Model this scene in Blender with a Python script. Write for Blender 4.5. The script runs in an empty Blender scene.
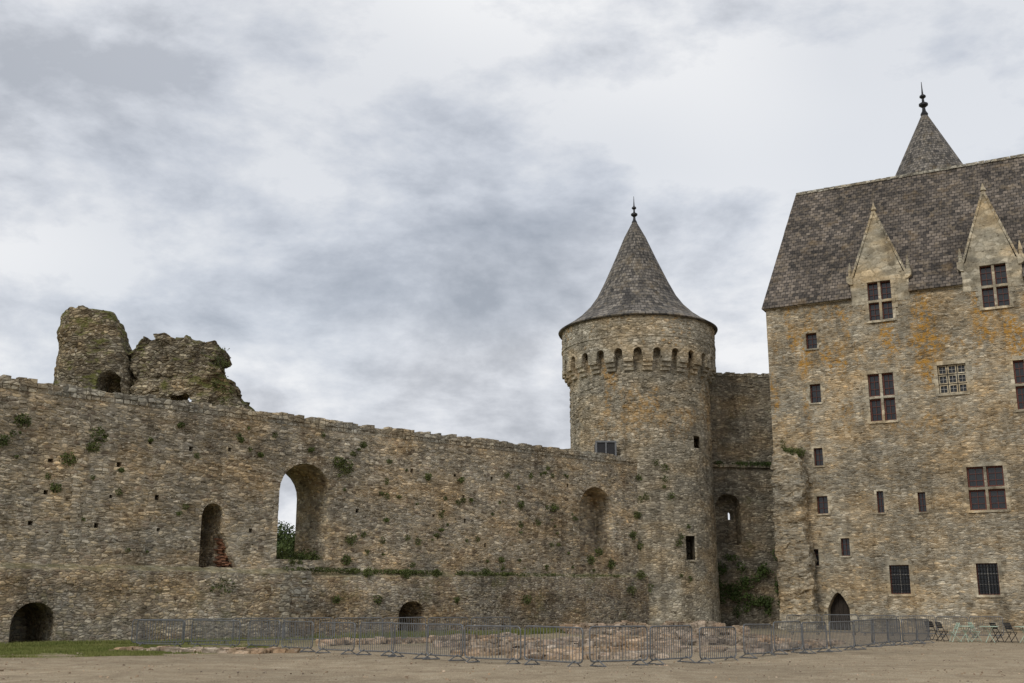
import bpy, bmesh, math, random
from mathutils import Vector, Matrix, noise
random.seed(7)
R=random.random
def U(a,b): return a+(b-a)*random.random()
sc=bpy.context.scene
# ------------------------------------------------------------ survey helper
# sight-line bearings intersected with the real wall planes -> metric wall coordinates (s along wall, z height)
TH=math.atan(263/1100); F=1100.0; CZ=1.7
def ray(px,py):
    dx=px-512; dv=341.5-py
    return (dx, F*math.cos(TH)-dv*math.sin(TH), F*math.sin(TH)+dv*math.cos(TH))
def pl(px,py,O,ang,yl=0.0):
    r=ray(px,py); c,s=math.cos(ang),math.sin(ang)
    ox,oy=-O[0],-O[1]
    lx,ly=ox*c+oy*s,-ox*s+oy*c
    rx,ry=r[0]*c+r[1]*s,-r[0]*s+r[1]*c
    t=(yl-ly)/ry
    return (round(lx+rx*t,2), round(CZ+r[2]*t,2))
CW_O=(-22.7,49.2); CW_A=math.atan2(28.8,31.8)
BD_O=(18.9,79.0); BD_A=math.atan2(-8.3,15.5)
RW_O=(12.0,84.5); RW_A=math.atan2(1.5,12)
cw=lambda x,y,yl=0:pl(x,y,CW_O,CW_A,yl)
bd=lambda x,y,yl=0:pl(x,y,BD_O,BD_A,yl)
rw=lambda x,y,yl=0:pl(x,y,RW_O,RW_A,yl)
yp=lambda x,y,Y:pl(x,y,(0,Y),0.0,0)
def rect(f,x0,x1,y0,y1,yl=0):
    ym=(y0+y1)/2; xm=(x0+x1)/2
    return (f(x0,ym,yl)[0],f(x1,ym,yl)[0],f(xm,y1,yl)[1],f(xm,y0,yl)[1])
CW_TOP=[(-0.62,11.67),(3.01,11.63),(7.0,11.64),(11.99,11.62),(18.29,11.55),(25.54,11.6),(34.0,11.65),(42.9,11.69)]
CW_OPEN={'door_l':(0.61,2.58,-0.3,1.81),'slit':(9.64,10.84,2.65,6.69),'big':(13.96,17.18,4.01,9.16),'blind':(36.62,39.94,4.79,9.46),'door_r':(21.58,23.48,-.3,1.89)}
BASE1=[(-0.05,3.32),(14.31,3.44)]; BASE2=[(14.67,3.3),(38.03,3.7)]; SEAM=(3.31,7.35)
CW_PL=[cw(*p)+(p2,) for p,p2 in [((22,421),.35),((3,441),.3),((68,459),.35),((98,435),.4),((92,447),.3),((55,488),.25),((345,467),.5),((337,462),.35),
 ((427,477),.25),((460,480),.2),((553,508),.3),((520,505),.25),((350,540),.35),((345,560),.3),((362,573),.3),((400,574),.3),((430,573),.25),((480,572),.25),((500,560),.2),
 ((598,552),.3),((590,560),.35),((610,564),.35),((640,500),.3),((636,515),.3),((640,545),.3),((632,535),.3),((635,575),.35),((625,590),.4),((638,478),.25),((150,440),.12),((260,455),.15),((385,520),.12),((440,530),.12),((470,500),.12),((310,450),.15),((120,470),.12),((180,425),.15),((240,440),.15),((362,445),.2),((372,600),.3),((330,600),.25),((520,600),.35),((450,600),.2)]]
WIN=dict(A=(6.89,8.63,14.06,17.43),B=(11.52,13.35,15.61,17.6),C=(16.25,17.8,14.14,17.46),D=rect(bd,868,892,281,320,-.04),E=rect(bd,981,1008,264,307,-.04),
 F=rect(bd,806,817,333,349),G=rect(bd,810,821,384,403),H=rect(bd,814,823,448,466),I=rect(bd,817,828,496,514),J=rect(bd,877,884,491,513),K=rect(bd,918,926,492,512),
 L=rect(bd,968,1005,466,510),M=rect(bd,811,819,549,566),N=rect(bd,841,850,538,556),O=rect(bd,890,910,565,594),P=rect(bd,977,999,563,595),Q=rect(bd,828,850,592,629))
DORM=[(bd(849,270,-.1),bd(907,264,-.1),bd(875,210,-.1),bd(853,262,-.1)),(bd(960,262,-.1),bd(1020,250,-.1),bd(986,190,-.1),bd(964,247,-.1))]
EAVE=[bd(766,305),bd(1024,272)]
STUB=[bd(771,450,-1.6),bd(800,455,-1.6)]
RWN=rect(rw,716,741,494,545); RWT=[rw(712,376),rw(768,373)]; RWL=rw(740,465)
RA=[yp(x,y,60) for x,y in [(55,392),(58,350),(61,318),(68,309),(90,308),(115,312),(125,322),(130,340),(134,352),(134,392)]]
RAH=rect(lambda a,b,c:yp(a,b,60),105,127,368,392)
RB=[yp(x,y,60) for x,y in [(130,400),(134,350),(140,336),(165,333),(200,336),(222,342),(224,352),(214,357),(222,368),(232,382),(240,395),(250,412)]]
RBH=rect(lambda a,b,c:yp(a,b,60),172,196,393,410)
TW_WIN=yp(690,547,78.5),yp(685,536,78.5),yp(695,560,78.5),yp(697,441,79)
BOX=rect(lambda a,b,c:yp(a,b,77.5),596,616,442,455)
# ------------------------------------------------------------ node helpers
def nd(nt,typ,ins=None,**at):
    n=nt.nodes.new(typ)
    for k,v in at.items(): setattr(n,k,v)
    for k,v in (ins or {}).items():
        if isinstance(v,bpy.types.NodeSocket): nt.links.new(v,n.inputs[k])
        else: n.inputs[k].default_value=v
    return n
def mth(nt,op,a,b=0.0,c=None,clamp=False):
    i={0:a,1:b}
    if c is not None:i[2]=c
    return nd(nt,'ShaderNodeMath',i,operation=op,use_clamp=clamp).outputs[0]
def mix(nt,f,a,b,bl='MIX'):
    def c4(v): return v if isinstance(v,bpy.types.NodeSocket) else (*v[:3],1)
    return nd(nt,'ShaderNodeMix',{0:f,6:c4(a),7:c4(b)},data_type='RGBA',blend_type=bl).outputs[2]
def mr(nt,v,a,b,c=0.0,d=1.0):
    return nd(nt,'ShaderNodeMapRange',{0:v,1:a,2:b,3:c,4:d}).outputs[0]
def ramp(nt,f,stops,interp='LINEAR'):
    n=nd(nt,'ShaderNodeValToRGB',{0:f}); cr=n.color_ramp; cr.interpolation=interp
    while len(cr.elements)<len(stops): cr.elements.new(.5)
    for e,(p,c) in zip(cr.elements,stops): e.position=p; e.color=(*c,1)
    return n.outputs[0]
def nz(nt,v,s,d=3,r=.55,out=0,dist=0.0):
    return nd(nt,'ShaderNodeTexNoise',{'Vector':v,'Scale':s,'Detail':d,'Roughness':r,'Distortion':dist}).outputs[out]
def sclv(nt,v,s): return nd(nt,'ShaderNodeVectorMath',{0:v,1:s},operation='MULTIPLY').outputs[0]
def mat0(name,rough=.9,spec=.25):
    m=bpy.data.materials.new(name); m.use_nodes=True; nt=m.node_tree
    b=nt.nodes['Principled BSDF']; b.inputs['Roughness'].default_value=rough
    b.inputs['Specular IOR Level'].default_value=spec
    co=nd(nt,'ShaderNodeTexCoord').outputs['Object']
    return m,nt,b,co
def gray(nt,v):
    return nd(nt,'ShaderNodeCombineColor',{0:v,1:v,2:v}).outputs[0]
def stone(name,cols,mortar,sx=.34,sz=.15,mean=1.0,stain=.35,lichen=None,moss=0.0,bump=.06,warm=(1.03,1.0,.93)):
    m,nt,b,co=mat0(name,.95,.15)
    dn=nz(nt,co,1.6,1,out=1)
    off=nd(nt,'ShaderNodeVectorMath',{0:dn,1:(.5,.5,.5)},operation='SUBTRACT').outputs[0]
    off=sclv(nt,off,(.22,.22,.16))
    v=nd(nt,'ShaderNodeVectorMath',{0:co,1:off},operation='ADD').outputs[0]
    vs=sclv(nt,v,(1/sx,1/sx,1/sz))
    v1=nd(nt,'ShaderNodeTexVoronoi',{'Vector':vs,'Scale':1.0,'Randomness':.85},feature='F1')
    v2=nd(nt,'ShaderNodeTexVoronoi',{'Vector':vs,'Scale':1.0,'Randomness':.85},feature='F2')
    c=v1.outputs['Color']; e=mth(nt,'SUBTRACT',v2.outputs['Distance'],v1.outputs['Distance'])
    cr=nd(nt,'ShaderNodeSeparateColor',{0:c})
    k=len(cols)
    col=ramp(nt,cr.outputs[0],[((i+.5)/k,x) for i,x in enumerate(cols)])
    col=mix(nt,1.0,col,gray(nt,mr(nt,cr.outputs[1],0,1,.58,1.34)),'MULTIPLY')
    mk_=mr(nt,e,.03,.2)
    col=mix(nt,mk_,mortar,col)
    big=nz(nt,co,.16,4,.6); mid=nz(nt,co,1.1,4,.65); fine=nz(nt,co,14,2,.7)
    col=mix(nt,1.0,col,gray(nt,mr(nt,big,.3,.7,1-stain,1+stain*.8)),'MULTIPLY')
    col=mix(nt,1.0,col,gray(nt,mr(nt,mid,.25,.75,.58,1.42)),'MULTIPLY')
    col=mix(nt,1.0,col,gray(nt,mr(nt,fine,.25,.75,.75,1.25)),'MULTIPLY')
    hd=nz(nt,sclv(nt,co,(.3,.3,.55)),1.0,3)
    col=mix(nt,mr(nt,hd,.46,.62,0,.65),col,mix(nt,1.0,col,(.86,.94,1.06),'MULTIPLY'))
    col=mix(nt,mr(nt,hd,.50,.34,0,.6),col,mix(nt,1.0,col,(1.15,.98,.75),'MULTIPLY'))
    st=nz(nt,sclv(nt,co,(1.3,1.3,.13)),1.0,3,.6)
    col=mix(nt,mr(nt,st,.52,.7,0,.55),col,mix(nt,1.0,col,(.42,.40,.38),'MULTIPLY'))
    sp=nz(nt,co,5,2,.6)
    col=mix(nt,mr(nt,sp,.60,.69,0,.6),col,(.54,.50,.42))
    pit=nz(nt,sclv(nt,co,(2.2,2.2,5.5)),1.0,2,.7)
    col=mix(nt,mr(nt,pit,.38,.30,0,.85),col,mix(nt,1.0,col,(.27,.24,.2),'MULTIPLY'))
    if moss>0:
        nrm=nd(nt,'ShaderNodeNewGeometry').outputs['Normal']
        up=nd(nt,'ShaderNodeSeparateXYZ',{0:nrm}).outputs[2]
        ms=nz(nt,co,.9,4,.65)
        f=mth(nt,'ADD',ms,mth(nt,'MULTIPLY',up,.22))
        col=mix(nt,mr(nt,f,.56,.68,0,moss),col,(.10,.105,.03))
    if lichen:
        sx_=nd(nt,'ShaderNodeSeparateXYZ',{0:co})
        fz=mth(nt,'MULTIPLY',mr(nt,sx_.outputs[2],lichen[0],lichen[0]+4),mr(nt,sx_.outputs[2],lichen[1]+3,lichen[1],0,1))
        l1=nz(nt,sclv(nt,co,(.5,.5,.28)),1.0,3,.6); l2=nz(nt,co,3.2,4,.75)
        f=mth(nt,'MULTIPLY',mr(nt,l1,.49,.6),mr(nt,l2,.45,.56))
        f=mth(nt,'MULTIPLY',mth(nt,'MULTIPLY',f,fz),lichen[2])
        col=mix(nt,f,col,(.48,.26,.05))
    col=mix(nt,1.0,col,tuple(mean*q for q in warm),'MULTIPLY')
    nt.links.new(col,b.inputs['Base Color'])
    h=mth(nt,'ADD',mth(nt,'MULTIPLY',mr(nt,e,0,.35),.55),mth(nt,'MULTIPLY',fine,.4))
    h=mth(nt,'ADD',h,mth(nt,'MULTIPLY',cr.outputs[2],.35))
    bp=nd(nt,'ShaderNodeBump',{'Height':h,'Distance':bump,'Strength':1.0})
    nt.links.new(bp.outputs[0],b.inputs['Normal'])
    return m
CURT=[(.23,.185,.14),(.37,.305,.215),(.46,.40,.31),(.32,.285,.235),(.40,.325,.22),(.27,.23,.17)]
M_CW=stone('curtain_rubble_stone',CURT,(.27,.235,.185),.34,.14,1.24,.42)
M_CWB=stone('curtain_base_stone',CURT,(.24,.205,.165),.30,.13,1.12,.4,moss=.4)
M_COP=stone('coping_stone',[(.30,.28,.23),(.42,.39,.33),(.36,.32,.25)],(.2,.18,.15),.4,.2,1.05,.25)
M_TW=stone('tower_stone',[(.27,.235,.175),(.37,.325,.25),(.44,.39,.31),(.32,.285,.225)],(.25,.22,.17),.34,.15,1.02,.35,lichen=(12,24,.5))
M_TWP=stone('tower_parapet_stone',[(.34,.30,.235),(.42,.375,.30),(.46,.41,.33)],(.3,.265,.2),.38,.2,.92,.3)
M_FC=stone('residence_rubble_stone',[(.34,.275,.19),(.46,.39,.285),(.53,.465,.36),(.40,.355,.28),(.46,.365,.24)],(.37,.32,.24),.34,.13,.92,.4,lichen=(12,22,.9),warm=(1.0,.98,.93))
M_DR=stone('dressed_stone',[(.44,.38,.28),(.5,.44,.335),(.54,.48,.37)],(.4,.35,.26),.7,.36,.86,.3,bump=.02,warm=(1,.98,.93))
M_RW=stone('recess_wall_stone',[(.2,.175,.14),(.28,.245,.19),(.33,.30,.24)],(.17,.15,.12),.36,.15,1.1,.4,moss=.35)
M_RU=stone('ruin_stone',[(.17,.14,.095),(.28,.23,.155),(.36,.31,.22),(.23,.2,.15)],(.16,.13,.095),.34,.16,1.15,.45,moss=.85,bump=.12)
M_RB=stone('rubble_stone',[(.38,.30,.23),(.47,.40,.32),(.42,.34,.26)],(.3,.25,.19),.6,.4,.95,.25,warm=(1.04,.98,.92))
def slate(name,cone=False,tint=(1,1,1),spk=.4):
    m,nt,b,co=mat0(name,.75,.3)
    s=nd(nt,'ShaderNodeSeparateXYZ',{0:co})
    if cone:
        a=mth(nt,'MULTIPLY',mth(nt,'ARCTAN2',s.outputs[1],s.outputs[0]),4.2); vv=nd(nt,'ShaderNodeCombineXYZ',{0:a,1:s.outputs[2]}).outputs[0]
    else: vv=nd(nt,'ShaderNodeCombineXYZ',{0:s.outputs[0],1:s.outputs[2]}).outputs[0]
    br=nd(nt,'ShaderNodeTexBrick',{'Vector':vv,'Color1':(.05,.05,.052,1),'Color2':(.22,.21,.2,1),'Mortar':(.02,.02,.021,1),'Scale':1.0,'Mortar Size':.022,'Mortar Smooth':.3,'Bias':0.0,'Brick Width':.36,'Row Height':.27})
    br.offset=.5
    col=br.outputs[0]
    col=mix(nt,1.0,col,gray(nt,mr(nt,nz(nt,co,.35,4,.65),.3,.7,.55,1.45)),'MULTIPLY')
    col=mix(nt,1.0,col,gray(nt,mr(nt,nz(nt,co,4,3,.7),.3,.7,.55,1.45)),'MULTIPLY')
    col=mix(nt,mr(nt,nz(nt,co,2.2,5,.75),.52,.64,0,spk),col,(.31,.28,.22))
    col=mix(nt,mr(nt,nz(nt,co,.8,4,.7),.56,.68,0,spk*.7),col,(.22,.16,.07))
    col=mix(nt,1.0,col,tint,'MULTIPLY')
    nt.links.new(col,b.inputs['Base Color'])
    h=mth(nt,'ADD',br.outputs[1],mth(nt,'MULTIPLY',nz(nt,co,6,2),-.7))
    nt.links.new(nd(nt,'ShaderNodeBump',{'Height':h,'Distance':-.03,'Strength':.7}).outputs[0],b.inputs['Normal'])
    return m
M_SL=slate('slate_roof',False,(.84,.73,.62),.5); M_SLC=slate('slate_cone_roof',True,(1.05,.98,.88),.4)
def plain(name,c,rough=.6,metal=0.0,var=.25,spec=.4):
    m,nt,b,co=mat0(name,rough,spec); b.inputs['Metallic'].default_value=metal
    col=mix(nt,1.0,c,gray(nt,mr(nt,nz(nt,co,6,3,.6),.3,.7,1-var,1+var)),'MULTIPLY')
    nt.links.new(col,b.inputs['Base Color']); return m
M_GL=plain('window_glass',(.02,.022,.025),.12,0,.3,.5)
M_WD=plain('red_brown_window_wood',(.12,.035,.022),.6)
M_LEAD=plain('pale_glazing_bars',(.38,.36,.32),.6)
M_IR=plain('dark_iron',(.03,.03,.032),.5,.6)
M_GV=plain('galvanised_steel',(.15,.155,.16),.5,.3)
M_BK=plain('orange_brick',(.34,.17,.10),.9)
M_DOOR=plain('dark_oak_door',(.03,.022,.016),.8)
M_BLK=plain('black_painted_metal',(.015,.015,.017),.45)
M_GRN=plain('pale_green_painted_metal',(.42,.52,.42),.45)
M_BARK=plain('bark',(.09,.07,.05),.95)
def foliage(name,c1,c2,sc_=1.5):
    m,nt,b,co=mat0(name,.7,.25)
    f=nz(nt,co,sc_,3,.7)
    col=ramp(nt,f,[(.3,c1),(.7,c2)])
    nt.links.new(col,b.inputs['Base Color']); return m
M_FO=foliage('wall_plant_leaves',(.035,.05,.012),(.11,.13,.035))
M_VI=foliage('vine_leaves',(.03,.05,.014),(.09,.13,.035))
M_GRS=foliage('grass_blades',(.10,.13,.025),(.22,.22,.07),.6)
M_TR=foliage('tree_leaves',(.03,.05,.012),(.09,.12,.035),.5)
# ------------------------------------------------------------ mesh helpers
def box(bm,x0,x1,y0,y1,z0,z1,j=0.0):
    vs=[bm.verts.new((x+U(-j,j),y+U(-j,j),z+U(-j,j))) for z in (z0,z1) for x,y in ((x0,y0),(x1,y0),(x1,y1),(x0,y1))]
    for f in ((3,2,1,0),(4,5,6,7),(0,1,5,4),(1,2,6,5),(2,3,7,6),(3,0,4,7)): bm.faces.new([vs[i] for i in f])
    return vs
def prism(bm,pts,y0,y1):
    a=[bm.verts.new((x,y0,z)) for x,z in pts]; b=[bm.verts.new((x,y1,z)) for x,z in pts]
    n=len(pts)
    bm.faces.new(a); bm.faces.new(b[::-1])
    for i in range(n): bm.faces.new((a[i],b[i],b[(i+1)%n],a[(i+1)%n]))
def tube(bm,p,q,r,seg=6,r2=None):
    p=Vector(p);q=Vector(q);d=(q-p).normalized(); a=d.orthogonal().normalized(); b=d.cross(a); r2=r if r2 is None else r2
    A=[bm.verts.new(p+(a*math.cos(t)+b*math.sin(t))*r) for t in [2*math.pi*i/seg for i in range(seg)]]
    B=[bm.verts.new(q+(a*math.cos(t)+b*math.sin(t))*r2) for t in [2*math.pi*i/seg for i in range(seg)]]
    for i in range(seg): bm.faces.new((A[i],A[(i+1)%seg],B[(i+1)%seg],B[i]))
    bm.faces.new(A[::-1]); bm.faces.new(B)
def lathe(bm,prof,seg=96,closed=False):
    rings=[[bm.verts.new((r*math.cos(2*math.pi*i/seg),r*math.sin(2*math.pi*i/seg),z)) for i in range(seg)] for r,z in prof]
    n=len(rings)
    for k in range(n if closed else n-1):
        a=rings[k];b=rings[(k+1)%n]
        for i in range(seg): bm.faces.new((a[i],a[(i+1)%seg],b[(i+1)%seg],b[i]))
    if not closed: bm.faces.new(rings[0][::-1]); bm.faces.new(rings[-1])
def mk(name,bm,mat,parent=None,loc=(0,0,0),rz=0.0,smooth=False):
    bmesh.ops.recalc_face_normals(bm,faces=bm.faces)
    me=bpy.data.meshes.new(name); bm.to_mesh(me); bm.free()
    o=bpy.data.objects.new(name,me); sc.collection.objects.link(o)
    if mat: me.materials.append(mat)
    o.location=loc; o.rotation_euler=(0,0,rz)
    if parent: o.parent=parent
    if smooth:
        for p in me.polygons: p.use_smooth=True
    return o
def empty(name,loc=(0,0,0),rz=0.0):
    o=bpy.data.objects.new(name,None); sc.collection.objects.link(o); o.location=loc; o.rotation_euler=(0,0,rz); o.empty_display_size=.5; return o
def evalmesh(o):
    bpy.context.view_layer.update()
    dg=bpy.context.evaluated_depsgraph_get()
    me=bpy.data.meshes.new_from_object(o.evaluated_get(dg)); o.modifiers.clear(); o.data=me
def cut(o,cb):
    bmesh.ops.recalc_face_normals(cb,faces=cb.faces)
    me=bpy.data.meshes.new('c'); cb.to_mesh(me); c=bpy.data.objects.new('c',me); sc.collection.objects.link(c)
    c.location=o.location; c.rotation_euler=o.rotation_euler; c.parent=o.parent
    old=o.data
    md=o.modifiers.new('b','BOOLEAN'); md.operation='DIFFERENCE'; md.solver='EXACT'; md.object=c
    evalmesh(o)
    if len(o.data.polygons)<4: o.data=old
    bpy.data.objects.remove(c)
def cuts(o,prs):
    for pts,y0,y1 in prs:
        cb=bmesh.new(); prism(cb,pts,y0,y1); cut(o,cb)
def arch(s0,s1,z0,zt,kind='round',n=12,rise=None):
    w=(s1-s0)/2; xc=(s0+s1)/2
    ri=rise or (w if kind=='round' else w*1.5); zs=zt-ri
    P=[(s0,z0)]
    for i in range(n+1):
        t=math.pi*i/n; u=-math.cos(t)
        z=zs+ri*math.sin(t) if kind=='round' else zs+ri*(1-abs(u)**1.6)
        P.append((xc+w*u,z))
    P.append((s1,z0)); return P
def arch_ring(bm,P,rw_,y0,y1,jam=.35):
    pts=[Vector((p[0],p[1])) for p in P]
    L=[]
    for i in range(len(pts)-1):
        a,b=pts[i],pts[i+1]; d=(b-a).length
        k=max(1,int(d/jam))
        for j in range(k): L.append((a+(b-a)*j/k, a+(b-a)*(j+1)/k))
    for a,b in L:
        d=(b-a)
        if d.length<.02: continue
        n=Vector((-d.y,d.x)).normalized(); w=rw_*U(.75,1.3); e=d.normalized()*.012
        q=[a+e-n*.004,b-e-n*.004,b-e+n*w,a+e+n*w]
        yj=U(-.012,.012)
        prism(bm,[(v.x,v.y) for v in q],y0+yj,y1)
def proud(bm,s0,s1,zlo,zhi,n,avoid,y=0.0,sx=(.18,.5),sz=(.08,.2),d=(.015,.05)):
    for _ in range(n):
        s=U(s0,s1); zt=zhi(s) if callable(zhi) else zhi; z=U(zlo,zt)
        w=U(*sx);h=U(*sz)
        if any(a-w<s<b+.05 and c-h<z<e+.05 for a,b,c,e in avoid): continue
        box(bm,s,s+w,y-U(*d),y+.06,z,z+h,.012)
def leaf(bm,c,size):
    n=Vector((U(-1,1),U(-1,1),U(-.3,1))).normalized(); a=n.orthogonal().normalized(); a.rotate(Matrix.Rotation(U(0,6.3),3,n)); b=n.cross(a)
    s=size*U(.6,1.3)
    v=[bm.verts.new(Vector(c)+a*s),bm.verts.new(Vector(c)+b*s*.5),bm.verts.new(Vector(c)-a*s),bm.verts.new(Vector(c)-b*s*.5)]
    bm.faces.new(v)
def clump(bm,c,rad,n,size):
    for _ in range(n):
        while True:
            p=Vector((U(-1,1),U(-1,1),U(-1,1)))
            if p.length<1: break
        k=1+.45*noise.noise(p*2+Vector(c))
        leaf(bm,(c[0]+p.x*rad[0]*k,c[1]+p.y*rad[1]*k,c[2]+p.z*rad[2]*k),size)
def ragged(name,poly,y0,y1,mat,vox=.14,amp=.25,parent=None,loc=(0,0,0),rz=0.0,bend=None,holes=(),fr=.9):
    bm=bmesh.new(); prism(bm,poly,y0,y1); o=mk(name,bm,mat,parent,loc,rz)
    if holes: cuts(o,[(arch(*h),y0-1,y1+1) for h in holes])
    md=o.modifiers.new('r','REMESH'); md.mode='VOXEL'; md.voxel_size=vox; md.use_smooth_shade=False
    evalmesh(o)
    for v in o.data.vertices:
        c=v.co.copy()
        n1=noise.noise_vector(c*fr); n2=noise.noise_vector(Vector((c.x*2.6,c.y*2.6,c.z*4.5))); 
        v.co+=n1*amp+n2*amp*.6
        if bend:
            xc,Rb=bend; u=max(-.97,min(.97,(c.x-xc)/Rb)); v.co.y+=Rb-Rb*math.sqrt(1-u*u)
    if not o.data.materials: o.data.materials.append(mat)
    return o
# ------------------------------------------------------------ camera / world / sun
cam=bpy.data.cameras.new('Camera'); co_=bpy.data.objects.new('Camera',cam); sc.collection.objects.link(co_)
cam.sensor_width=36; cam.lens=F/1024*36; cam.clip_end=3000; co_.location=(0,0,CZ); co_.rotation_euler=(math.pi/2+TH,0,0); sc.camera=co_
sc.view_settings.view_transform='Standard'; sc.view_settings.look='None'; sc.view_settings.exposure=0
sd=Vector((.45,.7,-.55)).normalized()
sun=bpy.data.lights.new('sun','SUN'); sun.energy=1.3; sun.angle=math.radians(16); sun.color=(1,.95,.87)
so=bpy.data.objects.new('sun',sun); sc.collection.objects.link(so); so.rotation_euler=sd.to_track_quat('-Z','Y').to_euler(); so.location=(-30,-40,60)
w=bpy.data.worlds.new('World'); sc.world=w; w.use_nodes=True; nt=w.node_tree
for n in list(nt.nodes): nt.nodes.remove(n)
sky=nd(nt,'ShaderNodeTexSky',sky_type='NISHITA'); sky.sun_disc=False; sky.sun_elevation=math.radians(33.5); sky.sun_rotation=math.radians(212.7)
g=nd(nt,'ShaderNodeTexCoord').outputs['Generated']; s=nd(nt,'ShaderNodeSeparateXYZ',{0:g})
dz=mth(nt,'ADD',mth(nt,'MAXIMUM',s.outputs[2],0.0),.6)
pv=nd(nt,'ShaderNodeCombineXYZ',{0:mth(nt,'DIVIDE',s.outputs[0],dz),1:mth(nt,'DIVIDE',s.outputs[1],dz),2:mth(nt,'MULTIPLY',s.outputs[2],1.5)}).outputs[0]
pv2=nd(nt,'ShaderNodeVectorMath',{0:pv,1:(3.4,1.2,0.3)},operation='ADD').outputs[0]
c1=nz(nt,pv2,4.6,7,.6,dist=.1); c2=nz(nt,pv,1.7,2,.5)
t=mth(nt,'ADD',mth(nt,'MULTIPLY',mr(nt,c1,.32,.68,.1,.9),.66),mth(nt,'MULTIPLY',c2,.34))
gn=nd(nt,'ShaderNodeVectorMath',{0:g},operation='NORMALIZE').outputs[0]
for d,rad,am in (((-72,1039,384),.17,-.12),((90,1050,345),.15,-.14),((-392,1044,364),.26,-.05),((-150,1060,300),.2,-.05),((260,1016,470),.24,.14),((-262,1004,530),.28,.10),((30,1000,560),.12,-.04)):
    dv_=Vector(d).normalized()
    dt=nd(nt,'ShaderNodeVectorMath',{0:gn,1:dv_},operation='DOT_PRODUCT').outputs['Value']
    t=mth(nt,'ADD',t,mr(nt,dt,math.cos(rad),1,0,am))
cl=ramp(nt,t,[(.18,(4.0,4.25,4.7)),(.34,(5.5,5.75,6.25)),(.46,(7.0,7.25,7.75)),(.60,(8.8,8.9,9.1))])
tot=nd(nt,'ShaderNodeMix',{0:mr(nt,c2,.46,.64,0.0,.2),6:cl,7:sky.outputs[0]},data_type='RGBA').outputs[2]
bg=nd(nt,'ShaderNodeBackground',{0:tot,1:.1}); wo=nd(nt,'ShaderNodeOutputWorld'); nt.links.new(bg.outputs[0],wo.inputs[0])
# ------------------------------------------------------------ ground
m,nt,b,co=mat0('courtyard_gravel',.95,.15)
n1=nz(nt,co,.12,4,.6); n2=nz(nt,co,1.3,4,.65); n3=nz(nt,co,26,2,.7)
col=ramp(nt,n2,[(.3,(.29,.225,.15)),(.55,(.39,.315,.215)),(.75,(.45,.38,.275))])
col=mix(nt,1.0,col,gray(nt,mr(nt,n1,.3,.7,.76,1.2)),'MULTIPLY')
col=mix(nt,1.0,col,gray(nt,mr(nt,n3,.3,.7,.55,1.45)),'MULTIPLY')
col=mix(nt,mr(nt,nz(nt,co,.45,4,.7),.56,.68,0,.45),col,(.21,.165,.11))
ca,sa=math.cos(CW_A),math.sin(CW_A)
sp=nd(nt,'ShaderNodeSeparateXYZ',{0:co})
wd=mth(nt,'SUBTRACT',mth(nt,'MULTIPLY',mth(nt,'ADD',sp.outputs[0],22.7),sa),mth(nt,'MULTIPLY',mth(nt,'SUBTRACT',sp.outputs[1],49.2),ca))
gm=mth(nt,'ADD',mr(nt,wd,8,17,.85,0),mth(nt,'MULTIPLY',mth(nt,'SUBTRACT',nz(nt,co,.6,4,.7),.5),1.8))
gm=mth(nt,'MULTIPLY',mr(nt,gm,.35,.55),mr(nt,sp.outputs[0],-8,-13.5,.2,.95))
col=mix(nt,gm,col,mix(nt,nz(nt,co,3,3,.7),(.10,.12,.025),(.24,.24,.08)))
nt.links.new(col,b.inputs['Base Color'])
nt.links.new(nd(nt,'ShaderNodeBump',{'Height':n3,'Distance':.05,'Strength':.9}).outputs[0],b.inputs['Normal'])
bm=bmesh.new()
xs=[-1500,-400,-120]+[-60+i*1.2 for i in range(101)]+[120,400,1500]; ys=[-1500,-300,-60]+[-10+i*1.2 for i in range(100)]+[200,500,1500]
def gz(x,y): return (.10*noise.noise(Vector((x*.18,y*.18,0)))+.04*noise.noise(Vector((x*.7,y*.7,3)))) if abs(x)<70 and 0<y<110 else 0
gr=[[bm.verts.new((x,y,gz(x,y))) for x in xs] for y in ys]
for j in range(len(ys)-1):
    for i in range(len(xs)-1): bm.faces.new((gr[j][i],gr[j][i+1],gr[j+1][i+1],gr[j+1][i]))
mk('ground',bm,m,smooth=True)
bm=bmesh.new()
for _ in range(3600):
    x=U(-18,22);y=U(24,60); s_=U(.01,.028)*(1.8 if R()<.04 else 1); z=gz(x,y); box(bm,x,x+s_*1.5,y,y+s_,z-.02,z+s_*.8,s_*.3)
mk('gravel',bm,M_RB)
# ------------------------------------------------------------ curtain wall
CWt=empty('castle_curtain_wall',(CW_O[0],CW_O[1],0),CW_A)
tp=[(-30,CW_TOP[0][1]+.3)]+CW_TOP+[(45.5,CW_TOP[-1][1])]
def ztop(s):
    for (a,za),(b_,zb) in zip(tp,tp[1:]):
        if a<=s<=b_: return za+(zb-za)*(s-a)/(b_-a)
    return tp[-1][1]
bm=bmesh.new(); prism(bm,[(-30,-.5)]+tp+[(45.5,-.5)],0,3.5); body=mk('wall_body',bm,M_CW,CWt)
o1=CW_OPEN
big=arch(*o1['big']); bl=arch(*o1['blind']); sl=arch(*o1['slit'])
dl=arch(*o1['door_l'],rise=1.0); dr=arch(*o1['door_r'],rise=.75)
avoid=[o1[k] for k in o1]
sL=o1['slit']
cuts(body,[(big,-1,5),(bl,-1,1.6),(sl,-1,2.6),(dl,-3,2.8),(dr,-3,2.4),
 ([(sL[1]-.3,sL[2]-.31),(sL[1]-.3,sL[2]+2.4),(sL[1]+.05,sL[2]+2.6),(sL[1]+.3,sL[2]+2.2),(sL[1]+.5,sL[2]+1.5),(sL[1]+.9,sL[2]+.9),(sL[1]+.7,sL[2]-.2)],-1,.8)])
holes=[]; cb=bmesh.new()
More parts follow.
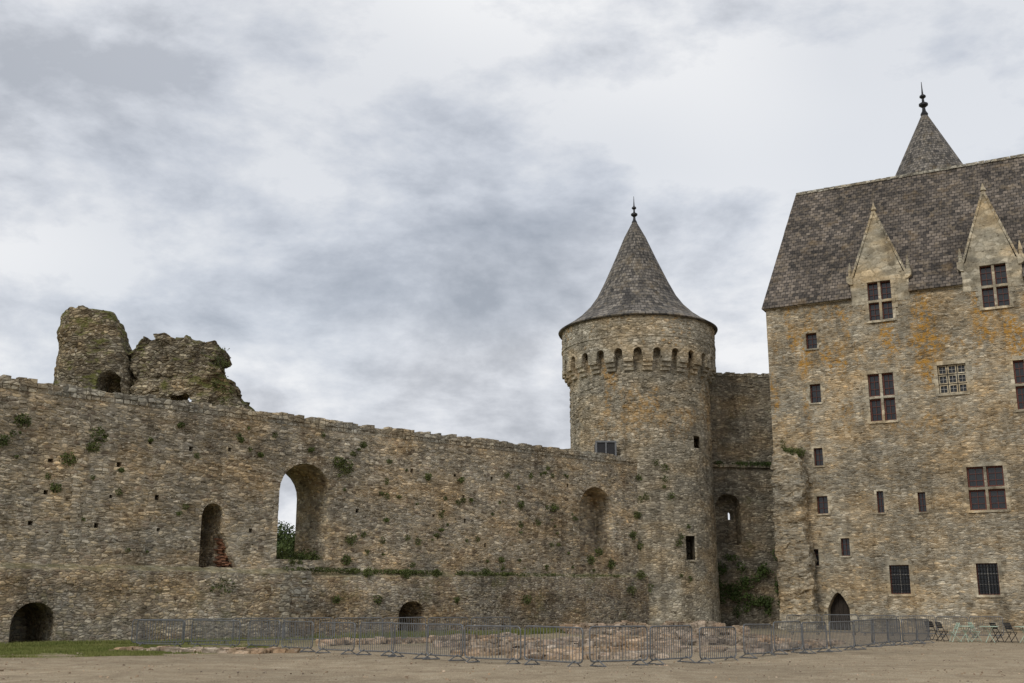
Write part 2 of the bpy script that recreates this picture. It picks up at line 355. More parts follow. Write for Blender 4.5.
for row_ in (5.2,6.6,8.0,9.3):
    s_=-20+U(0,2)
    while s_<39:
        z=row_+U(-.12,.12); s_+=U(2.1,3.4)
        if R()<.3 or any(a-.9<s_<b2+1.3 and c-.6<z<e+.4 for a,b2,c,e in avoid): continue
        holes.append((s_,z)); box(cb,s_,s_+U(.14,.24),-.2,.5,z,z+U(.16,.26))
cut(body,cb)
sp_=SEAM[0]
bm=bmesh.new()
for k in range(40):
    z=3.4+k*.2; 
    if z>ztop(sp_)-.7: break
    box(bm,sp_-U(.18,.4),sp_+U(.1,.35),-.07+U(-.02,.02),.05,z,z+.19)
mk('seam_quoins',bm,M_CW,CWt)
def base(name,sa_,sb_,za,zb,yf,cs):
    bm=bmesh.new()
    N=90
    P=[]
    for i in range(N+1):
        s_=sa_+(sb_-sa_)*i/N; z=za+(zb-za)*i/N+.12*noise.noise(Vector((s_*1.3,0,5)))+.1*noise.noise(Vector((s_*4,0,9))); yy=yf+.05*noise.noise(Vector((s_*.8,2,5)))
        P.append([bm.verts.new(q) for q in ((s_,yf-.05,-.5),(s_,yy,z-.18),(s_,.02,z+.1),(s_,.02,-.5))])
    for a,b_ in zip(P,P[1:]):
        for i in range(4): bm.faces.new((a[i],b_[i],b_[(i+1)%4],a[(i+1)%4]))
    bm.faces.new(P[0]); bm.faces.new(P[-1][::-1])
    o=mk(name,bm,M_CWB,CWt)
    cuts(o,[(c,-3,2.4) for c in cs])
    return o
sb1=BASE1[1][0]
base('base_footing_west',-30,sb1,BASE1[0][1],BASE1[1][1],-.9,[dl])
base('base_footing_east',sb1,43.5,BASE2[0][1],BASE2[1][1],-.5,[dr])
bm=bmesh.new(); arch_ring(bm,big,.3,-.03,.2); arch_ring(bm,bl,.28,-.03,.2); arch_ring(bm,sl[1:-3],.22,-.03,.2); mk('arch_voussoirs',bm,M_CW,CWt)
bm=bmesh.new(); arch_ring(bm,dl,.28,-.96,-.7); arch_ring(bm,dr,.22,-.56,-.3); mk('low_arch_voussoirs',bm,M_CWB,CWt)
bm=bmesh.new(); proud(bm,-22,42,3.6,lambda s:ztop(s)-.7,4600,avoid+[(a-.1,a+.3,z-.1,z+.35) for a,z in holes]+[(sL[1]-.1,sL[1]+1,sL[2]-.3,sL[2]+2.6)]); mk('proud_stones',bm,M_CW,CWt)
bm=bmesh.new(); proud(bm,-22,sb1-.5,.1,2.9,700,[o1['door_l']],-.92,d=(.01,.05)); proud(bm,sb1+.2,42,.1,2.4,900,[o1['door_r']],-.53,d=(.01,.05)); mk('footing_proud_stones',bm,M_CWB,CWt)
bm=bmesh.new(); s_=-30
while s_<45:
    w_=U(.22,.5); z=ztop(s_)
    if R()>.04:
        box(bm,s_,s_+w_*.96,-U(.03,.12),U(.3,.6),z-.22,z+U(.0,.18),.02)
        box(bm,s_,s_+w_*.96,3.0,3.55,z-.2,z+U(.03,.2),.02)
    box(bm,s_+.05,s_+w_,-U(.01,.06),.2,z-.45,z-.24,.01)
    s_+=w_
mk('coping_stones',bm,M_COP,CWt)
bm=bmesh.new()
for _ in range(170):
    s_=U(sL[1]-.02,sL[1]+.95); z=sL[2]+U(-.3,2.4)
    if s_>sL[1]+.95-(z-sL[2])*.25: continue
    box(bm,s_,s_+.2,.3+U(0,.4),.85,z,z+.07,.01)
mk('exposed_bricks',bm,M_BK,CWt)
bm=bmesh.new(); z=.1
while z<3.1: h=U(.2,.34); box(bm,sb1-U(.3,.6),sb1+.02,-.98,-.6,z,z+h-.02,.01); z+=h
for _ in range(60):
    z=U(.2,3.6); box(bm,sb1+U(.0,1.3),sb1+U(1.35,1.7),-.56,-.3,z,z+U(.12,.22),.02) if R()<.35 else None
mk('footing_quoins',bm,M_COP,CWt)
bm=bmesh.new()
for s_,z,r_ in CW_PL: clump(bm,(s_,-.1 if z>3.7 else -.55,z),(r_*1.15,.25,r_*.95),int(800*r_),.06)
for _ in range(85):
    s_=U(13,42); z=ztop(s_)*U(.3,1)*U(.8,1); r_=U(.06,.26)
    if any(a-.3<s_<b2+.3 and c-.3<z<e+.3 for a,b2,c,e in avoid): continue
    clump(bm,(s_,-.06,max(z,3.9)),(r_,.12,r_*U(.6,1.2)),int(420*r_),.05)
for _ in range(35):
    s_=U(-22,14); z=U(4,ztop(s_)-.4); r_=U(.05,.2)
    if any(a-.3<s_<b2+.3 and c-.3<z<e+.3 for a,b2,c,e in avoid): continue
    clump(bm,(s_,-.06,z),(r_,.12,r_),int(400*r_),.05)
a,b2,c,e=o1['big']
for _ in range(40): clump(bm,(U(a,b2),U(.0,3.3),c+.15),(.3,.3,U(.25,.55)),110,.07)
clump(bm,(a+.6,3.0,c+.7),(.8,.4,.95),700,.07)
clump(bm,(sL[0]+.8,-.7,sL[2]-.1),(1.0,.4,.55),900,.07); clump(bm,(sL[0]+.2,-.3,sL[2]+.1),(.4,.3,.3),200,.06)
for _ in range(90): s_=U(sb1,42); clump(bm,(s_,-.3,BASE2[0][1]+.2),(.4,.2,.15),45,.06)
mk('wall_plants',bm,M_FO,CWt)
# ------------------------------------------------------------ round tower
TC=(9.75,83.0)
TW=empty('castle_round_tower',(TC[0],TC[1],0))
bm=bmesh.new(); lathe(bm,[(5.5,-.5),(5.4,3),(5.32,9),(5.28,18.4),(5.2,18.6),(5.2,22.3)]); tb=mk('tower_body',bm,M_TW,TW)
x0=TW_WIN[1][0]-TC[0]; x1=TW_WIN[2][0]-TC[0]; z0=TW_WIN[2][1]; z1=TW_WIN[1][1]
cb=bmesh.new(); box(cb,x0,x1,-7,-2.6,z0,z1)
xs_=TW_WIN[3][0]-TC[0]; box(cb,xs_-.25,xs_+.25,-6,-2,TW_WIN[3][1]-.5,TW_WIN[3][1]+.4)
cut(tb,cb)
ww=(x0+x1)/2; yw=-math.sqrt(5.37**2-ww**2)
bm=bmesh.new()
for a_,b_,c_,d_ in ((x0-.12,x0,z0-.1,z1+.2),(x1,x1+.12,z0-.1,z1+.2),(x0,x1,z1,z1+.2),(x0,x1,z0-.12,z0)): box(bm,a_,b_,yw-.14,yw+.5,c_,d_)
mk('window_surround',bm,M_TWP,TW)
bm=bmesh.new(); lathe(bm,[(5.86,19.1),(5.86,22.3),(5.5,22.3),(5.5,19.1)],closed=True); par=mk('parapet',bm,M_TWP,TW)
NC=26; cb=bmesh.new()
for i in range(NC):
    A=2*math.pi*(i+.5)/NC; q=bmesh.new(); prism(q,arch(-.3,.3,18.9,19.75),-6.4,-5.2)
    q.transform(Matrix.Rotation(A,4,'Z')); tmp=bpy.data.meshes.new('t'); q.to_mesh(tmp); q.free(); cb.from_mesh(tmp)
cut(par,cb)
bm=bmesh.new()
for i in range(NC):
    A=2*math.pi*i/NC; q=bmesh.new()
    for r_,za,zb in ((5.5,18.15,18.45),(5.68,18.45,18.75),(5.88,18.75,19.3)): box(q,-.35,.35,-r_,-5.1,za,zb,.015)
    q.transform(Matrix.Rotation(A,4,'Z')); tmp=bpy.data.meshes.new('t'); q.to_mesh(tmp); q.free(); bm.from_mesh(tmp)
mk('machicolation_corbels',bm,M_TWP,TW)
bm=bmesh.new(); lathe(bm,[(5.92,20.6),(5.92,20.7),(5.7,20.7),(5.7,20.6)],closed=True); mk('string_course',bm,M_TWP,TW)
bm=bmesh.new()
for _ in range(1700):
    A=U(math.pi,2*math.pi); z=U(0,18) if R()<.8 else U(19.9,22); r_=5.29+max(0,(9-z))*.013 if z<18.2 else 5.84; q=bmesh.new()
    X_=r_*math.cos(A)
    if (x0-.35<X_<x1+.35 and z0-.3<z<z1+.3) or (abs(X_-xs_)<.5 and abs(z-TW_WIN[3][1])<.8): q.free(); continue
    w_=U(.18,.45); h=U(.1,.2); box(q,-w_/2,w_/2,-.05,.05,z,z+h,.01)
    q.transform(Matrix.Translation((X_,r_*math.sin(A),0))@Matrix.Rotation(A+math.pi/2,4,'Z')); tmp=bpy.data.meshes.new('t'); q.to_mesh(tmp); q.free(); bm.from_mesh(tmp); bpy.data.meshes.remove(tmp)
mk('proud_stones',bm,M_TW,TW)
bm=bmesh.new()
for _ in range(20):
    A=U(math.radians(225),math.radians(300)); z=U(1,12); r_=U(.12,.32); clump(bm,(5.4*math.cos(A),5.4*math.sin(A),z),(r_,.2,r_),int(380*r_),.06)
mk('tower_plants',bm,M_FO,TW)
bm=bmesh.new(); lathe(bm,[(6.1,22.12),(6.15,22.22),(5.3,22.75),(4.5,23.35),(3.7,24.15),(3.1,25.0),(2.5,26.2),(1.65,28.1),(.85,30.0),(.12,31.4)],64); mk('conical_slate_roof',bm,M_SLC,TW,smooth=False)
def finial(z,parent,h=1.9,k=1.0,loc=(0,0,0)):
    bm=bmesh.new(); lathe(bm,[(.16*k,z-.3),(.2*k,z),(.1*k,z+.1*h),(.08*k,z+.2*h),(.24*k,z+.27*h),(.24*k,z+.32*h),(.07*k,z+.38*h),(.06*k,z+.48*h),(.17*k,z+.53*h),(.16*k,z+.57*h),(.05*k,z+.62*h),(.03*k,z+.8*h),(.015*k,z+h)],12)
    return mk('roof_finial',bm,M_IR,parent,loc)
finial(31.3,TW,2.2,1.1)
bm=bmesh.new(); bx=BOX; box(bm,bx[0],bx[1],77.6,79.2,bx[2]-1.2,bx[3])
o=mk('wall_walk_hatch',bm,M_BLK)
bm=bmesh.new()
xm=(bx[0]+bx[1])/2
for q in ((bx[0]-.04,bx[0]+.08),(xm-.05,xm+.05),(bx[1]-.08,bx[1]+.04)): box(bm,q[0],q[1],77.5,77.59,bx[2]-1.2,bx[3]+.05)
box(bm,bx[0]-.04,bx[1]+.04,77.48,77.58,bx[3]-.02,bx[3]+.1); mk('hatch_frame',bm,M_GV,o)
# ------------------------------------------------------------ recess wall
RWt=empty('castle_link_wall',(RW_O[0],RW_O[1],0),RW_A)
zt=(RWT[0][1]+RWT[1][1])/2
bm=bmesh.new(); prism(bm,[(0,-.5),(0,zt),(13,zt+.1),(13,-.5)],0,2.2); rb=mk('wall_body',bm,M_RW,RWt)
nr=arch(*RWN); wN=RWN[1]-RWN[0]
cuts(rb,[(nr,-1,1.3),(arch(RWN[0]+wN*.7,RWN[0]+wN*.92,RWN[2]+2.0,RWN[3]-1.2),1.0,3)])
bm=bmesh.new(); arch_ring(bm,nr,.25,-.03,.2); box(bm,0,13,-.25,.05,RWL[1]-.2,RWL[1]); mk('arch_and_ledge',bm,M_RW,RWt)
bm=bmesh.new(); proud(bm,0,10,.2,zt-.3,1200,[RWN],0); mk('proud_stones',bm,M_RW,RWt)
bm=bmesh.new(); s_=0
while s_<10: w_=U(.25,.5); box(bm,s_,s_+w_*.97,-.06,.6,zt-.15,zt+U(.03,.15),.02); s_+=w_
mk('coping_stones',bm,M_COP,RWt)
bm=bmesh.new()
for _ in range(60):
    s_=U(1,9); clump(bm,(s_,-.4,U(1.6,6.4)*U(.6,1)),(U(.25,.75),.4,U(.25,.6)),110,.09)
for _ in range(22): clump(bm,(U(1,9),-.2,RWL[1]+.05),(.4,.2,.25),80,.07)
mk('climbing_ivy',bm,M_VI,RWt)
# ------------------------------------------------------------ residence
BD=empty('castle_residence',(BD_O[0],BD_O[1],0),BD_A)
HE=(EAVE[0][1]+EAVE[1][1])/2; LEN=38
bm=bmesh.new(); box(bm,0,LEN,0,12,-.5,HE); fb=mk('facade_body',bm,M_FC,BD)
cb=bmesh.new()
for k,(a,b2,c,e) in WIN.items():
    if k in 'DE': continue
    if k=='Q': prism(cb,arch(a,b2,-.2,e,'pointed'),-1,3.0)
    else: box(cb,a,b2,-1,.45,c,e)
cut(fb,cb)
cb=bmesh.new()
for k in 'DE': a,b2,c,e=WIN[k]; box(cb,a,b2,-1,.55,c,e+2)
cut(fb,cb)
HR=33.9; OV=.4; k0=(HR-HE)/6
# roof plane with slight sag and ripple
bm=bmesh.new(); NX,NZ=60,24
def roofpt(i,j,side):
    u=i/NX; v_=j/NZ
    xl=-.25+1.6*v_; x=xl+(LEN-xl)*u; y=(-OV+(6+OV)*v_) if side<0 else (12+OV-(6+OV)*v_)
    z=HE-OV*k0*.55+(HR-(HE-OV*k0*.55))*v_
    if side<0 and 0<j<NZ: y+=.10*noise.noise(Vector((x*.25,v_*5,1)))+.05*noise.noise(Vector((x*1.1,v_*14,4)))
    return (x,y,z)
Gf=[[bm.verts.new(roofpt(i,j,-1)) for i in range(NX+1)] for j in range(NZ+1)]
B0=bm.verts.new(roofpt(0,0,1)); B1=bm.verts.new(roofpt(NX,0,1))
for j in range(NZ):
    for i in range(NX): bm.faces.new((Gf[j][i],Gf[j][i+1],Gf[j+1][i+1],Gf[j+1][i]))
bm.faces.new([B1,B0]+[Gf[NZ][i] for i in range(NX+1)])
bm.faces.new([B0]+[Gf[j][0] for j in range(NZ+1)]); bm.faces.new([Gf[j][NX] for j in range(NZ,-1,-1)][::-1]+[B1])
bm.faces.new([B0,B1]+[Gf[0][i] for i in range(NX,-1,-1)])
mro=mk('main_slate_roof',bm,M_SL,BD)
cb=bmesh.new()
for d in DORM: box(cb,d[0][0]+.03,d[1][0]-.03,-1,.6,HE-2,HE+3)
cut(mro,cb)
bm=bmesh.new(); s_=1.4
while s_<LEN-.5: box(bm,s_,s_+.42,5.85,6.15,HR-.12,HR+.09,.02); s_+=.44
mk('ridge_tiles',bm,M_COP,BD)
bm=bmesh.new(); s_=-.1
while s_<LEN:
    if not any(d[0][0]-.5<s_<d[1][0] for d in DORM): box(bm,s_,s_+.58,-.22,.02,HE-.42-U(0,.02),HE-.16,.008)
    s_+=.6
mk('eaves_cornice',bm,M_DR,BD)
bdr=bmesh.new(); bro=bmesh.new(); bfi=bmesh.new(); dw=bmesh.new()
for (L,Rr,Ap,Sh) in DORM:
    a,b2=L[0],Rr[0]; zs=Sh[1]-1.2; za=Ap[1]-.2; xm=(a+b2)/2; zb=HE-.9
    prism(dw,[(a,zb),(a,zs),(a+.32,zs+.05),(xm-.08,za),(xm+.08,za),(b2-.32,zs+.05),(b2,zs),(b2,zb)],-.04,.62)
    for sg,x_e in ((-1,a),(1,b2)):
        N=9
        for i in range(N):
            t0=i/N; t1=(i+.93)/N
            X=lambda t:(x_e-sg*.22)+(xm-(x_e-sg*.22))*t
            Z=lambda t:zs+.12+(za-zs)*t
            prism(bdr,[(X(t0),Z(t0)-.12),(X(t1),Z(t1)-.12),(X(t1)+sg*.08,Z(t1)+.1),(X(t0)+sg*.08,Z(t0)+.1)],-.12,.7)
        prism(bdr,[(x_e-sg*.02,zs-.5),(x_e+sg*.22,zs-.3),(x_e+sg*.22,zs+.15),(x_e-sg*.2,zs+.15),(x_e-sg*.2,zs-.5)],-.18,.72)
        q=x_e; tube(bfi,(q,.2,zs+.1),(q,.2,zs+.55),.16,6,.12); tube(bfi,(q,.2,zs+.55),(q,.2,zs+1.25),.16,6,.02)
    tube(bfi,(xm,.2,za-.1),(xm,.2,za+.3),.12,6,.09); tube(bfi,(xm,.2,za+.3),(xm,.2,za+.5),.22,6,.14); tube(bfi,(xm,.2,za+.5),(xm,.2,za+.85),.12,6,.02)
    prism(bro,[(a+.1,zs-.9),(xm,za-.45),(b2-.1,zs-.9)],.6,5.5)
dwo=mk('dormer_gable_wall',dw,M_DR,BD)
cb=bmesh.new()
for k in 'DE': a,b2,c,e=WIN[k]; box(cb,a,b2,-1,.5,c,e)
cut(dwo,cb)
mk('dormer_coping',bdr,M_DR,BD); mk('dormer_slate_roof',bro,M_SL,BD); mk('dormer_pinnacles',bfi,M_DR,BD)
bs=bmesh.new(); bg_=bmesh.new(); bwd=bmesh.new(); bld=bmesh.new(); bir=bmesh.new()
def ringrect(bm,a,b2,c,e,w_,y0,y1):
    for (x0_,x1_) in ((a-w_,a+.006),(b2-.006,b2+w_)):
        z=c-w_*.6; k=0
        while z<e+w_*.6:
            h=min(U(.26,.36),e+w_-z); ex=.16 if k%2 else 0
            xa=x0_-ex if x0_<a-.01 else x0_; xb=x1_+ex if x1_>b2+.01 else x1_
            box(bm,xa,xb,y0+U(-.01,.01),y1,z,z+h-.012); z+=h;k+=1
    box(bm,a+.008,b2-.008,y0-.012,y1,e-.006,e+w_*1.2); box(bm,a-w_*.5,b2+w_*.5,y0-.08,y1,c-w_*.7,c+.006)
def frame(a,b2,c,e,y,wd=.06,nx=2,nz_=3,bmx=None,bmb=None,bar=.022):
    bmx=bmx or bwd; bmb=bmb or bld
    box(bmx,a,b2,y,y+.06,c,c+wd);box(bmx,a,b2,y,y+.06,e-wd,e);box(bmx,a,a+wd,y+.002,y+.058,c+wd,e-wd);box(bmx,b2-wd,b2,y+.002,y+.058,c+wd,e-wd)
    for i in range(1,nx): x=a+(b2-a)*i/nx; box(bmb,x-bar/2,x+bar/2,y+.015,y+.04,c+wd,e-wd)
    for i in range(1,nz_): z=c+(e-c)*i/nz_; box(bmb,a+wd,b2-wd,y+.018,y+.038,z-bar/2,z+bar/2)
for k,(a,b2,c,e) in WIN.items():
    yo=-.04 if k in 'DE' else 0
    if k=='Q': continue
    big_=k in 'ACDEL'
    ringrect(bs,a,b2,c,e,.22 if (big_ or k in 'BOP') else .14,yo-.035,yo+.12)
    box(bg_,a,b2,.36,.40,c,e)
    if big_:
        mw=.085; xm=(a+b2)/2; zm=c+(e-c)*.5
        box(bs,xm-mw,xm+mw,.0,.24,c,e); box(bs,a,xm-mw,.01,.23,zm-mw,zm+mw); box(bs,xm+mw,b2,.01,.23,zm-mw,zm+mw)
        for x0_,x1_ in ((a,xm-mw),(xm+mw,b2)):
            for z0_,z1_ in ((c,zm-mw),(zm+mw,e)): frame(x0_,x1_,z0_,z1_,.25,.10 if k in 'ALC' else .06,2,3,bmb=bwd,bar=.03)
    elif k=='B':
        for i in range(3):
            for j in range(3):
                x0_=a+(b2-a)*i/3; z0_=c+(e-c)*j/3; frame(x0_+.03,x0_+(b2-a)/3-.03,z0_+.03,z0_+(e-c)/3-.03,.2,.07,2,2,bs)
    elif k in 'OP':
        n=7
        for i in range(1,n): x=a+(b2-a)*i/n; tube(bir,(x,.12,c),(x,.12,e),.022)
        for i in range(1,8): z=c+(e-c)*i/8; tube(bir,(a,.14,z),(b2,.14,z),.022)
        frame(a,b2,c,e,.28,.07,2,3)
    else:
        frame(a,b2,c,e,.26,.06,2,3,bmb=bwd)
a,b2,c,e=WIN['Q']; dp=arch(a,b2,-.05,e,'pointed'); arch_ring(bs,dp,.34,-.05,.3)
mk('dressed_window_surrounds',bs,M_DR,BD); mk('window_glass',bg_,M_GL,BD); mk('window_frames',bwd,M_WD,BD); mk('glazing_bars',bld,M_LEAD,BD); mk('iron_grilles',bir,M_IR,BD)
bm=bmesh.new(); n=5
xm=(a+b2)/2
for i in range(n): box(bm,a+(b2-a)*i/n,a+(b2-a)*(i+.94)/n,.8,.87,0,e-.05-.75*abs((i+.5)/n-.5)**1.3*2)
mk('entrance_door',bm,M_DOOR,BD)
bm=bmesh.new(); z=.0;k=0
while z<HE-.6:
    h=U(.28,.4); box(bm,-.03,(.65 if k%2 else .38)+U(-.04,.04),-.035+U(-.01,.01),.3 if k%2 else .6,z,z+h-.012); z+=h;k+=1
mk('corner_quoins',bm,M_FC,BD)
av=[(a-.45,b2+.45,c-.3,e+.4) for a,b2,c,e in WIN.values()]+[(d[0][0],d[1][0],20,40) for d in DORM]
bm=bmesh.new(); proud(bm,.5,LEN-.6,.1,HE-.8,6000,av,0,(.2,.6),(.08,.2),(.01,.04)); mk('proud_stones',bm,M_FC,BD)
zs=STUB[0][1]; a=STUB[0][0]; b2=STUB[1][0]
ragged('broken_wall_stub',[(a,-.5),(a-.05,zs*.5),(a+.05,zs-.3),(a+.5,zs+.1),(a+1.2,zs-.2),(b2-.2,zs-.6),(b2+.15,zs-2.2),(b2-.1,zs-4),(b2+.2,zs-7),(b2+.35,-.5)],-1.7,.3,M_FC,.13,.26,BD,fr=1.3)
bm=bmesh.new()
for _ in range(16): clump(bm,(U(a+.1,b2-.1),-U(.3,1.5),zs-U(.0,.4)),(.35,.4,.3),130,.06)
clump(bm,(a+.6,-.6,zs+.4),(.25,.2,.55),140,.05)
mk('stub_plants',bm,M_FO,BD)
# ------------------------------------------------------------ rear tower
RT=empty('castle_rear_tower',(37.7,93,0))
bm=bmesh.new(); lathe(bm,[(7.2,-.5),(7,10),(7,30.3)],64); mk('tower_body',bm,M_TW,RT)
bm=bmesh.new(); lathe(bm,[(8.3,29.8),(8.3,30),(6.2,33.2),(3.2,39.2),(.12,45.5)],16); mk('spire_slate_roof',bm,M_SLC,RT)
finial(45.3,RT,3.2,1.7)
# ------------------------------------------------------------ ruined tower
RU=empty('ruined_tower')
def shr(P,xc,k,dzz): return [(xc+(x-xc)*k,z-dzz) for x,z in P]
xa=[p[0] for p in RA]; xc=(min(xa)+max(xa))/2; rr=(max(xa)-min(xa))/2+.1
RA2=shr(RA,xc,.93,.2)
RA2=RA2[:4]+[(RA2[4][0]-.3,RA2[4][1]-.2),(RA2[4][0]+.05,RA2[4][1]),(RA2[4][0]+.5,RA2[4][1]-.2)]+RA2[5:]
PA=[(RA2[0][0]-.05,8)]+RA2+[(RA2[-1][0],8)]
ragged('turret_shell',PA,58.4,60.1,M_RU,.10,.15,RU,bend=(xc,rr+.2),holes=[(RAH[0]+.15,RAH[1],RAH[2]-3,RAH[3]-.5)],fr=1.3)
bm=bmesh.new(); box(bm,xc-1.4,xc+1.9,61.4,62.4,8,14.6,.1); mk('turret_rear_wall',bm,M_RU,RU)
RB2=shr(RB,RB[0][0],.97,.2)
RB2=RB2[:3]+[(RB2[3][0]-.4,RB2[3][1]-.35)]+RB2[3:4]+[(RB2[3][0]+.8,RB2[3][1]-.3)]+RB2[4:]
PB=[(RB2[0][0]+.1,8)]+RB2+[(RB2[-1][0]+.3,8)]
ragged('broken_shell_wall',PB,59.3,61.6,M_RU,.10,.36,RU,bend=(xc+4.4,7),holes=[(RBH[0],RBH[1],RBH[2]-2,RBH[3])],fr=1.3)
bm=bmesh.new()
for x,z in RA2[4:8]+RB2[3:-2]:
    for _ in range(3): clump(bm,(x+U(-.3,.3),59.8,z-U(.15,.9)),(.4,.4,.18),60,.05)
mk('ruin_plants',bm,M_FO,RU)
# ------------------------------------------------------------ crowd barriers
def barrier_mesh():
    bm=bmesh.new(); W=2.2;H=1.08;zb=.14;r_=.024
    rc=.12; pts=[]
    for cx,cz,a0 in ((W-rc,H-rc,0),(rc,H-rc,90),(rc,zb+rc,180),(W-rc,zb+rc,270)):
        for k in range(4): t_=math.radians(a0+30*k); pts.append((cx+rc*math.cos(t_),0,cz+rc*math.sin(t_)))
    for i in range(len(pts)): tube(bm,pts[i],pts[(i+1)%len(pts)],r_)
    n=18
    for i in range(1,n): x=W*i/n; tube(bm,(x,0,zb),(x,0,H),.011,5)
    for x in (.3,W-.3): tube(bm,(x,-.32,.02),(x,.32,.02),.022); tube(bm,(x,-.3,.02),(x,0,zb+.04),.018); tube(bm,(x,.3,.02),(x,0,zb+.04),.018)
    bmesh.ops.recalc_face_normals(bm,faces=bm.faces)
    me=bpy.data.meshes.new('crowd_barrier'); bm.to_mesh(me); bm.free(); me.materials.append(M_GV); return me
BM=barrier_mesh()
def row(path):
    for (ax,ay),(bx_,by) in zip(path,path[1:]):
        L=math.hypot(bx_-ax,by-ay); n=max(1,round(L/2.28)); 
        for i in range(n):
            t_=i/n; o=bpy.data.objects.new('crowd_barrier',BM); sc.collection.objects.link(o)
            X_=ax+(bx_-ax)*t_; Y_=ay+(by-ay)*t_
            o.location=(X_,Y_,gz(X_,Y_)); o.rotation_euler=(U(-.03,.03),U(-.015,.015),math.atan2(by-ay,bx_-ax)+U(-.06,.06)); o.scale=(min(1.02,L/n/2.26),1,1)
row([(-15.5,47),(-10.5,45.3),(-5.3,39.6),(-1.43,34.8),(2.15,31.6),(4.0,33.1),(7.6,37.4),(13.2,43.9),(19.5,53.2)])
row([(-16.2,48.5),(-12.5,51),(-6,53),(0,57)]); row([(16,66),(23,61.5),(25.5,58.8)])
# ------------------------------------------------------------ foundations
def rubble(bm,p,q,w_,h,n):
    p=Vector(p);q=Vector(q); d=(q-p); L=d.length; d.normalize(); nn=Vector((-d.y,d.x))
    for _ in range(n):
        t_=U(0,L); k=h*(.6+.7*noise.noise(Vector((p.x+t_*.6,p.y,1))))
        c=p+d*t_+nn*U(-w_/2,w_/2); z=U(-.05,max(.05,k)); s_=U(.08,.22)
        box(bm,c.x-s_,c.x+s_*U(.6,1),c.y-s_*.7,c.y+s_*.7,z-.1,z+s_*U(.3,.6),s_*.2)
bm=bmesh.new()
for p,q,w_,h,n in (((-2,39.5),(9,42),.9,.25,900),((9,42),(14,49),.9,.3,600),((-3,46),(12,50),.8,.38,1000),((2,42),(0,54),.7,.3,450),((6,43),(4,56),.7,.35,550),((10,47),(7,60),.7,.4,550),((0,37),(5,38.5),.8,.12,260),
   ((3,69),(13,70.5),1.0,.9,1200),((4,64),(13,65),.9,.45,700),((4,64),(3.5,70),.8,.5,400),((13,65),(14,70),.8,.5,400),((-8,48),(0,58),.7,.3,550),((-15,43.2),(-8,42),.8,.03,200)):
    rubble(bm,p,q,w_,h,n)
mk('excavated_foundations',bm,M_RB)
# ------------------------------------------------------------ tables & chairs
def chair(loc,rz,mat):
    bm=bmesh.new()
    for i in range(6): y=-.2+i*.07; box(bm,-.2,.2,y,y+.055,.44,.46)
    for x in (-.2,.2):
        tube(bm,(x,-.22,0),(x,.2,.88),.016); tube(bm,(x*.92,.24,0),(x*.92,-.2,.45),.016)
    tube(bm,(-.2,.22,.02),(.2,.22,.02),.01); tube(bm,(-.2,-.2,.03),(.2,-.2,.03),.01)
    for z in (.60,.70,.80): box(bm,-.2,.2,.08+(z-.62)*.48,.1+(z-.62)*.48,z,z+.085)
    return mk('bistro_chair',bm,mat,None,loc,rz)
def table(loc,rz,mat):
    bm=bmesh.new()
    lathe(bm,[(.38,.71),(.42,.72),(.42,.745),(.38,.75)],28)
    for a_ in (0,math.pi/2):
        for s_ in (-1,1): tube(bm,(-.28*s_*math.cos(a_),-.28*s_*math.sin(a_),0),(.24*s_*math.cos(a_),.24*s_*math.sin(a_),.72),.016)
    return mk('bistro_table',bm,mat,None,loc,rz)
for X_,Y,kind,rz,mt in ((20.6,54.5,'c',.6,M_BLK),(20.5,55.6,'c',2.2,M_BLK),(21.1,54.2,'c',-1.6,M_GRN),(21.6,54.2,'t',0,M_GRN),(22.2,54.6,'c',1.6,M_GRN),(22.5,53.6,'t',.4,M_GRN),(23.0,54,'c',1.8,M_BLK),(23.5,53.6,'c',.4,M_BLK),(23.9,53,'t',0,M_GRN),(24.3,53,'c',2.6,M_GRN),(25.0,52.6,'c',1,M_BLK)):
    (chair if kind=='c' else table)((X_,Y,gz(X_,Y)+.01),rz,mt)
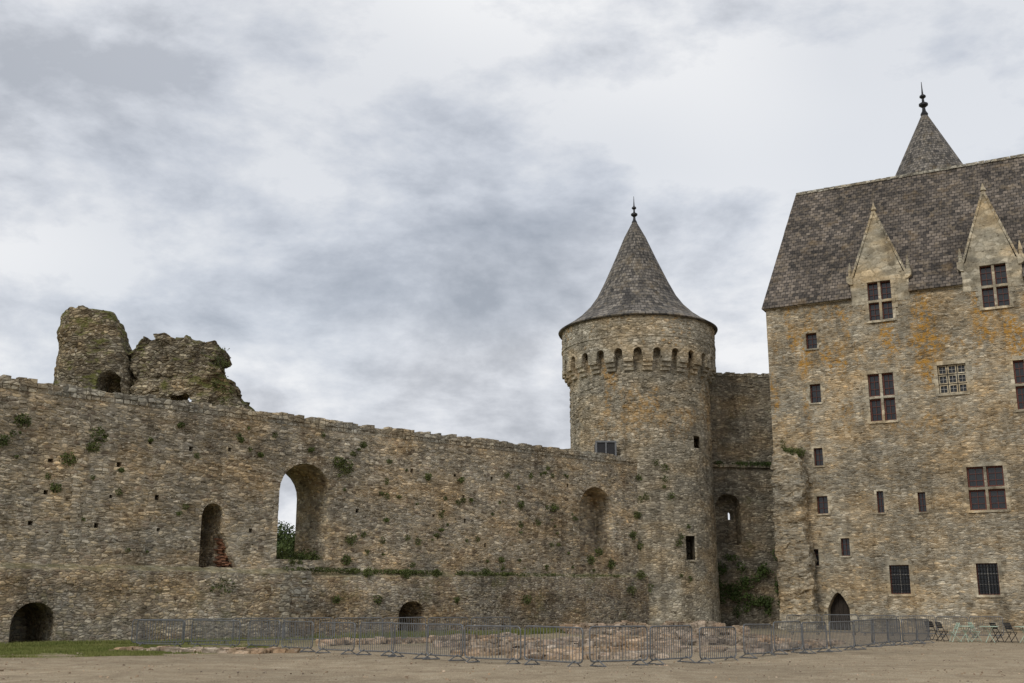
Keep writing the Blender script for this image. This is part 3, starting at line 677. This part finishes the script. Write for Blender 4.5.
# ------------------------------------------------------------ grass
bm=bmesh.new()
def blades(cx,cy,r_,n,h):
    for _ in range(n):
        a_=U(0,6.3); q=r_*math.sqrt(R()); x=cx+q*math.cos(a_); y=cy+q*math.sin(a_); hh=h*U(.4,1.2); b_=U(0,6.3); dx=.02*math.cos(b_);dy=.02*math.sin(b_); z0=gz(x,y)
        bm.faces.new([bm.verts.new((x-dx,y-dy,z0-.02)),bm.verts.new((x+dx,y+dy,z0-.02)),bm.verts.new((x+U(-.4,.4)*hh,y+U(-.4,.4)*hh,z0+hh))])
for _ in range(1000):
    x=U(-21,-10); y=U(37.5,48)
    w_=(x+22.7)*sa-(y-49.2)*ca
    if w_<.8 or w_>14 or noise.noise(Vector((x*.35,y*.5,7)))<-.08+max(0,(x+14)*.1): continue
    blades(x,y,U(.2,.8),80,U(.04,.11))
for _ in range(160):
    s_=U(-4,18); w_=U(1,3); blades(CW_O[0]+ca*s_+sa*w_,CW_O[1]+sa*s_-ca*w_,.6,80,.15)
for _ in range(170):
    s_=U(16,42); w_=U(.7,4); blades(CW_O[0]+ca*s_+sa*w_,CW_O[1]+sa*s_-ca*w_,.5,80,.3)
mk('grass',bm,M_GRS)
# ------------------------------------------------------------ trees beyond
def tree(x,y,H,Rr):
    e_=empty('oak_tree',(x,y,0)); bm=bmesh.new(); tube(bm,(0,0,-.2),(0,0,H*.5),.3,8,.16)
    tips=[]
    for i in range(9):
        a_=i*2.4; p=(0,0,H*U(.25,.5)); q=(Rr*.6*math.cos(a_),Rr*.6*math.sin(a_),H*U(.5,.85)); tube(bm,p,q,.11,6,.03); tips.append(q)
    mk('trunk_and_limbs',bm,M_BARK,e_); bm=bmesh.new()
    for q in tips+[(0,0,H*.85),(0,0,H*.65)]:
        for _ in range(3): clump(bm,(q[0]+U(-.8,.8),q[1]+U(-.8,.8),q[2]+U(-.7,.5)),(U(.7,1.4),U(.7,1.4),U(.5,1)),200,.13)
    mk('crown_leaves',bm,M_TR,e_)
for x,y,H in ((-27,98,7.5),(-23,101,9),(-20.5,99,9.2),(-16,102,8.4),(-12,100,7),(18,104,9)): tree(x,y,H,2.6)
